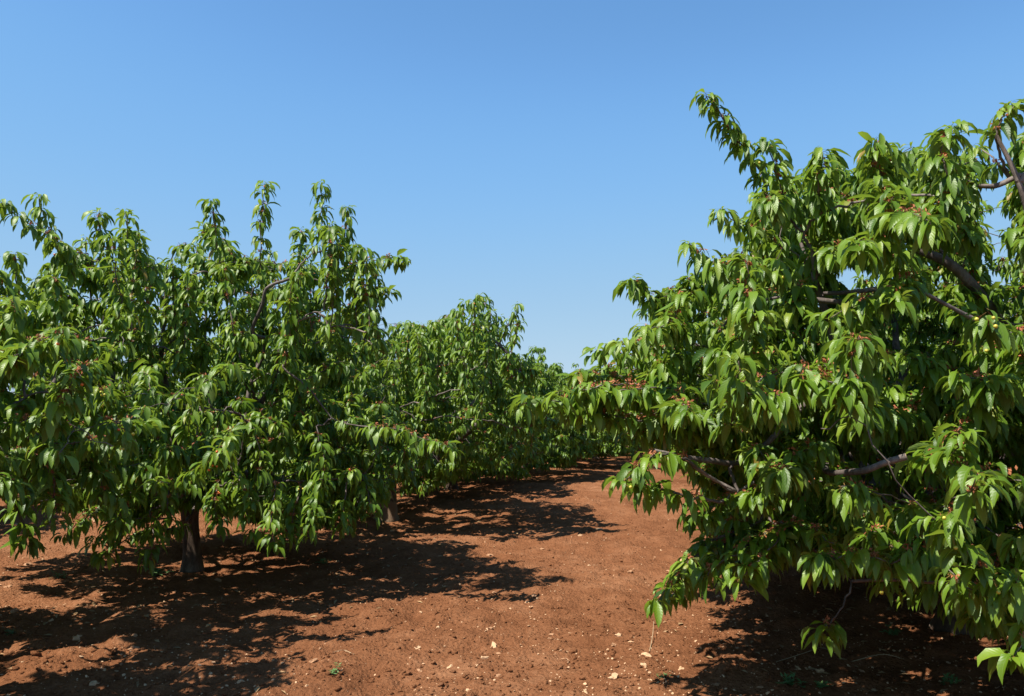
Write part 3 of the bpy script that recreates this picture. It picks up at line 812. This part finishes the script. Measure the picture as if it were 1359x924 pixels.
B = make_tree(58, pB, R=2.3, zb=.38, zt=3.15, n2=80, n3=1000, leaf=.132, accept=acc_B, limbs=6, trunk_r=.15, trunk_h=.65, cherries=24, red=.7, scales=.55, petiole=False, per=(9, 13),
    trunk_mat=M_TRUNKP,
    shoots=skyline(SKY_B, [522, 535, 553, 570, 590, 605, 622, 636, 648, 662, 676, 690, 704], 9.8, 11.2, 90) + [([P3(630, 470, 10.8), P3(635, 420, 10.7), P3(637, 392, 10.7)], .1, .10), ([P3(615, 470, 10.8), P3(612, 430, 10.7), P3(618, 402, 10.7)], .1, .10),
            ([P3(660, 460, 10.8), P3(678, 425, 10.7), P3(688, 404, 10.7)], .2, .10), ([P3(540, 490, 10.6), P3(542, 450, 10.5), P3(538, 428, 10.5)], .1, .10),
            ([P3(600, 480, 10.3), P3(603, 440, 10.2), P3(606, 412, 10.2)], .1, .10), ([P3(645, 480, 10.4), P3(650, 440, 10.3), P3(652, 412, 10.3)], .1, .10),
            ([P3(625, 470, 10.2), P3(628, 430, 10.1), P3(630, 400, 10.1)], .1, .10), ([P3(675, 490, 10.4), P3(683, 450, 10.3), P3(688, 425, 10.3)], .1, .10),
            ([P3(640, 480, 11.2), P3(643, 430, 11.1), P3(645, 398, 11.1)], .1, .10), ([P3(560, 490, 10.3), P3(560, 455, 10.2), P3(560, 432, 10.2)], .1, .10),
            ([P3(580, 490, 10.6), P3(585, 450, 10.5), P3(575, 428, 10.5)], .3, .12)],
    bare=[([P3(700, 500, 10.9), P3(660, 455, 10.8), P3(640, 445, 10.8)], .03, .015, 0)])
tag(B, 'second cherry tree along the left row, with a pale trunk foot', 'cherry tree', 'cherry trees of the orchard')

G = [make_tree(71 + i, (0, 0, 0), R=2.0, zb=.42, zt=2.9, n2=60, n3=760, leaf=.15, limbs=5, trunk_r=.12, trunk_h=.6, scales=.0, petiole=False, per=(8, 12), ntop=14) for i in range(3)]
ORD = ['third', 'fourth', 'fifth', 'sixth', 'seventh', 'eighth', 'ninth', 'tenth', 'eleventh', 'twelfth', 'thirteenth']
rt = random.Random(3)
used = [False] * 3
def plant(x, y, label, k=None, s=None):
    k = rt.randrange(3) if k is None else k
    s = (rt.uniform(.92, 1.08), rt.uniform(.92, 1.06)) if s is None else s
    z = float(ground_z(x, y)) - .03; rz = rt.random() * 6.283
    if not used[k]:
        t = G[k]; used[k] = True; t.location = (x, y, z); t.rotation_euler = (0, 0, rz); t.scale = (s[0], s[0], s[1])
    else: t = copy_tree(G[k], (x, y, z), rz, s)
    tag(t, label, 'cherry tree', 'cherry trees of the orchard'); return t
plant(pC[0], pC[1], 'third cherry tree along the left row, partly hidden behind the second', 0, (.98, .97))
plant(pD[0], pD[1], 'fourth cherry tree along the left row, just left of the low sky gap', 1, (.95, .93))
q = pD.copy()
for i in range(7):
    q = q + ROWDIR * 4.0
    plant(q[0] + rt.uniform(-.2, .2), q[1] + rt.uniform(-.3, .3), '%s cherry tree along the left row, far down the alley' % ORD[2 + i], None, (rt.uniform(1.0, 1.12), rt.uniform(.88, .98)))
# right row behind the near tree
q = pR.copy()
for i in range(7):
    q = q + ROWDIR * 4.1
    plant(q[0] + .35 + rt.uniform(-.2, .2), q[1] + rt.uniform(-.3, .3), '%s cherry tree along the right row, behind the near right tree' % (['second'] + ORD)[i])
# the row left of the left row
q = np.array(pA) - ROWPERP * 6.0 + ROWDIR * .6
for i in range(8):
    plant(q[0] + rt.uniform(-.2, .2), q[1] + rt.uniform(-.3, .3), '%s cherry tree of the row behind the left row' % (['first', 'second'] + ORD)[i]); q = q + ROWDIR * 4.0

# ------------------------------------------------------------------ sky, sun, camera
SUN_EL = math.radians(59); to_sun = np.array([-.84, -.54])
w = bpy.data.worlds.new('World'); S.world = w; w.use_nodes = True
nt = w.node_tree; nt.nodes.clear()
sky = nt.nodes.new('ShaderNodeTexSky'); sky.sky_type = 'NISHITA'; sky.sun_disc = False
sky.sun_elevation = SUN_EL; sky.sun_rotation = math.atan2(to_sun[0], to_sun[1])
sky.altitude = 100; sky.air_density = 1.0; sky.dust_density = .15; sky.ozone_density = 3.0
# tone of a clear early-summer sky: deep blue above, softly pale at the horizon
sc1 = nt.nodes.new('ShaderNodeVectorMath'); sc1.operation = 'SCALE'; sc1.inputs['Scale'].default_value = .1
crv = nt.nodes.new('ShaderNodeRGBCurve')
sc2 = nt.nodes.new('ShaderNodeVectorMath'); sc2.operation = 'SCALE'; sc2.inputs['Scale'].default_value = 4.60
for ch, pts in enumerate([[(0, 0), (.07, .10), (.105, .158), (.155, .245), (.33, .41), (.7, .57), (1, .65)],
                          [(0, 0), (.12, .25), (.182, .378), (.265, .528), (.495, .655), (.8, .75), (1, .78)],
                          [(0, 0), (.22, .52), (.335, .765), (.445, .93), (.65, .905), (.8, .90), (1, .90)]]):
    c = crv.mapping.curves[ch]
    c.points[0].location = pts[0]; c.points[1].location = pts[-1]
    for p in pts[1:-1]: c.points.new(*p)
crv.mapping.update()
nt.links.new(sky.outputs[0], sc1.inputs[0]); nt.links.new(sc1.outputs[0], crv.inputs['Color']); nt.links.new(crv.outputs[0], sc2.inputs[0])
bg = nt.nodes.new('ShaderNodeBackground'); bg.inputs[1].default_value = .0975
wo = nt.nodes.new('ShaderNodeOutputWorld')
nt.links.new(sc2.outputs[0], bg.inputs[0]); nt.links.new(bg.outputs[0], wo.inputs[0])
sl = bpy.data.lights.new('sun', 'SUN'); sl.energy = 4.8; sl.angle = math.radians(.53); sl.color = (1, .94, .85)
so = bpy.data.objects.new('sun', sl); COL.objects.link(so)
hd = to_sun / np.linalg.norm(to_sun)
dv = Vector((hd[0] * math.cos(SUN_EL), hd[1] * math.cos(SUN_EL), math.sin(SUN_EL)))
so.rotation_euler = dv.to_track_quat('Z', 'Y').to_euler(); so.location = (-20, -12, 30)

cd = bpy.data.cameras.new('camera'); cd.sensor_width = 36; cd.lens = 36 * F / 1359; cd.clip_end = 5000; cd.clip_start = .05
co = bpy.data.objects.new('camera', cd); COL.objects.link(co); co.location = CAM; co.rotation_euler = (math.pi / 2 + PITCH, 0, 0)
S.camera = co
S.view_settings.view_transform = 'Standard'; S.view_settings.look = 'None'; S.view_settings.exposure = 1.05; S.view_settings.gamma = 1
S.cycles.max_bounces = 6; S.cycles.diffuse_bounces = 3; S.cycles.transmission_bounces = 4; S.cycles.use_denoising = True
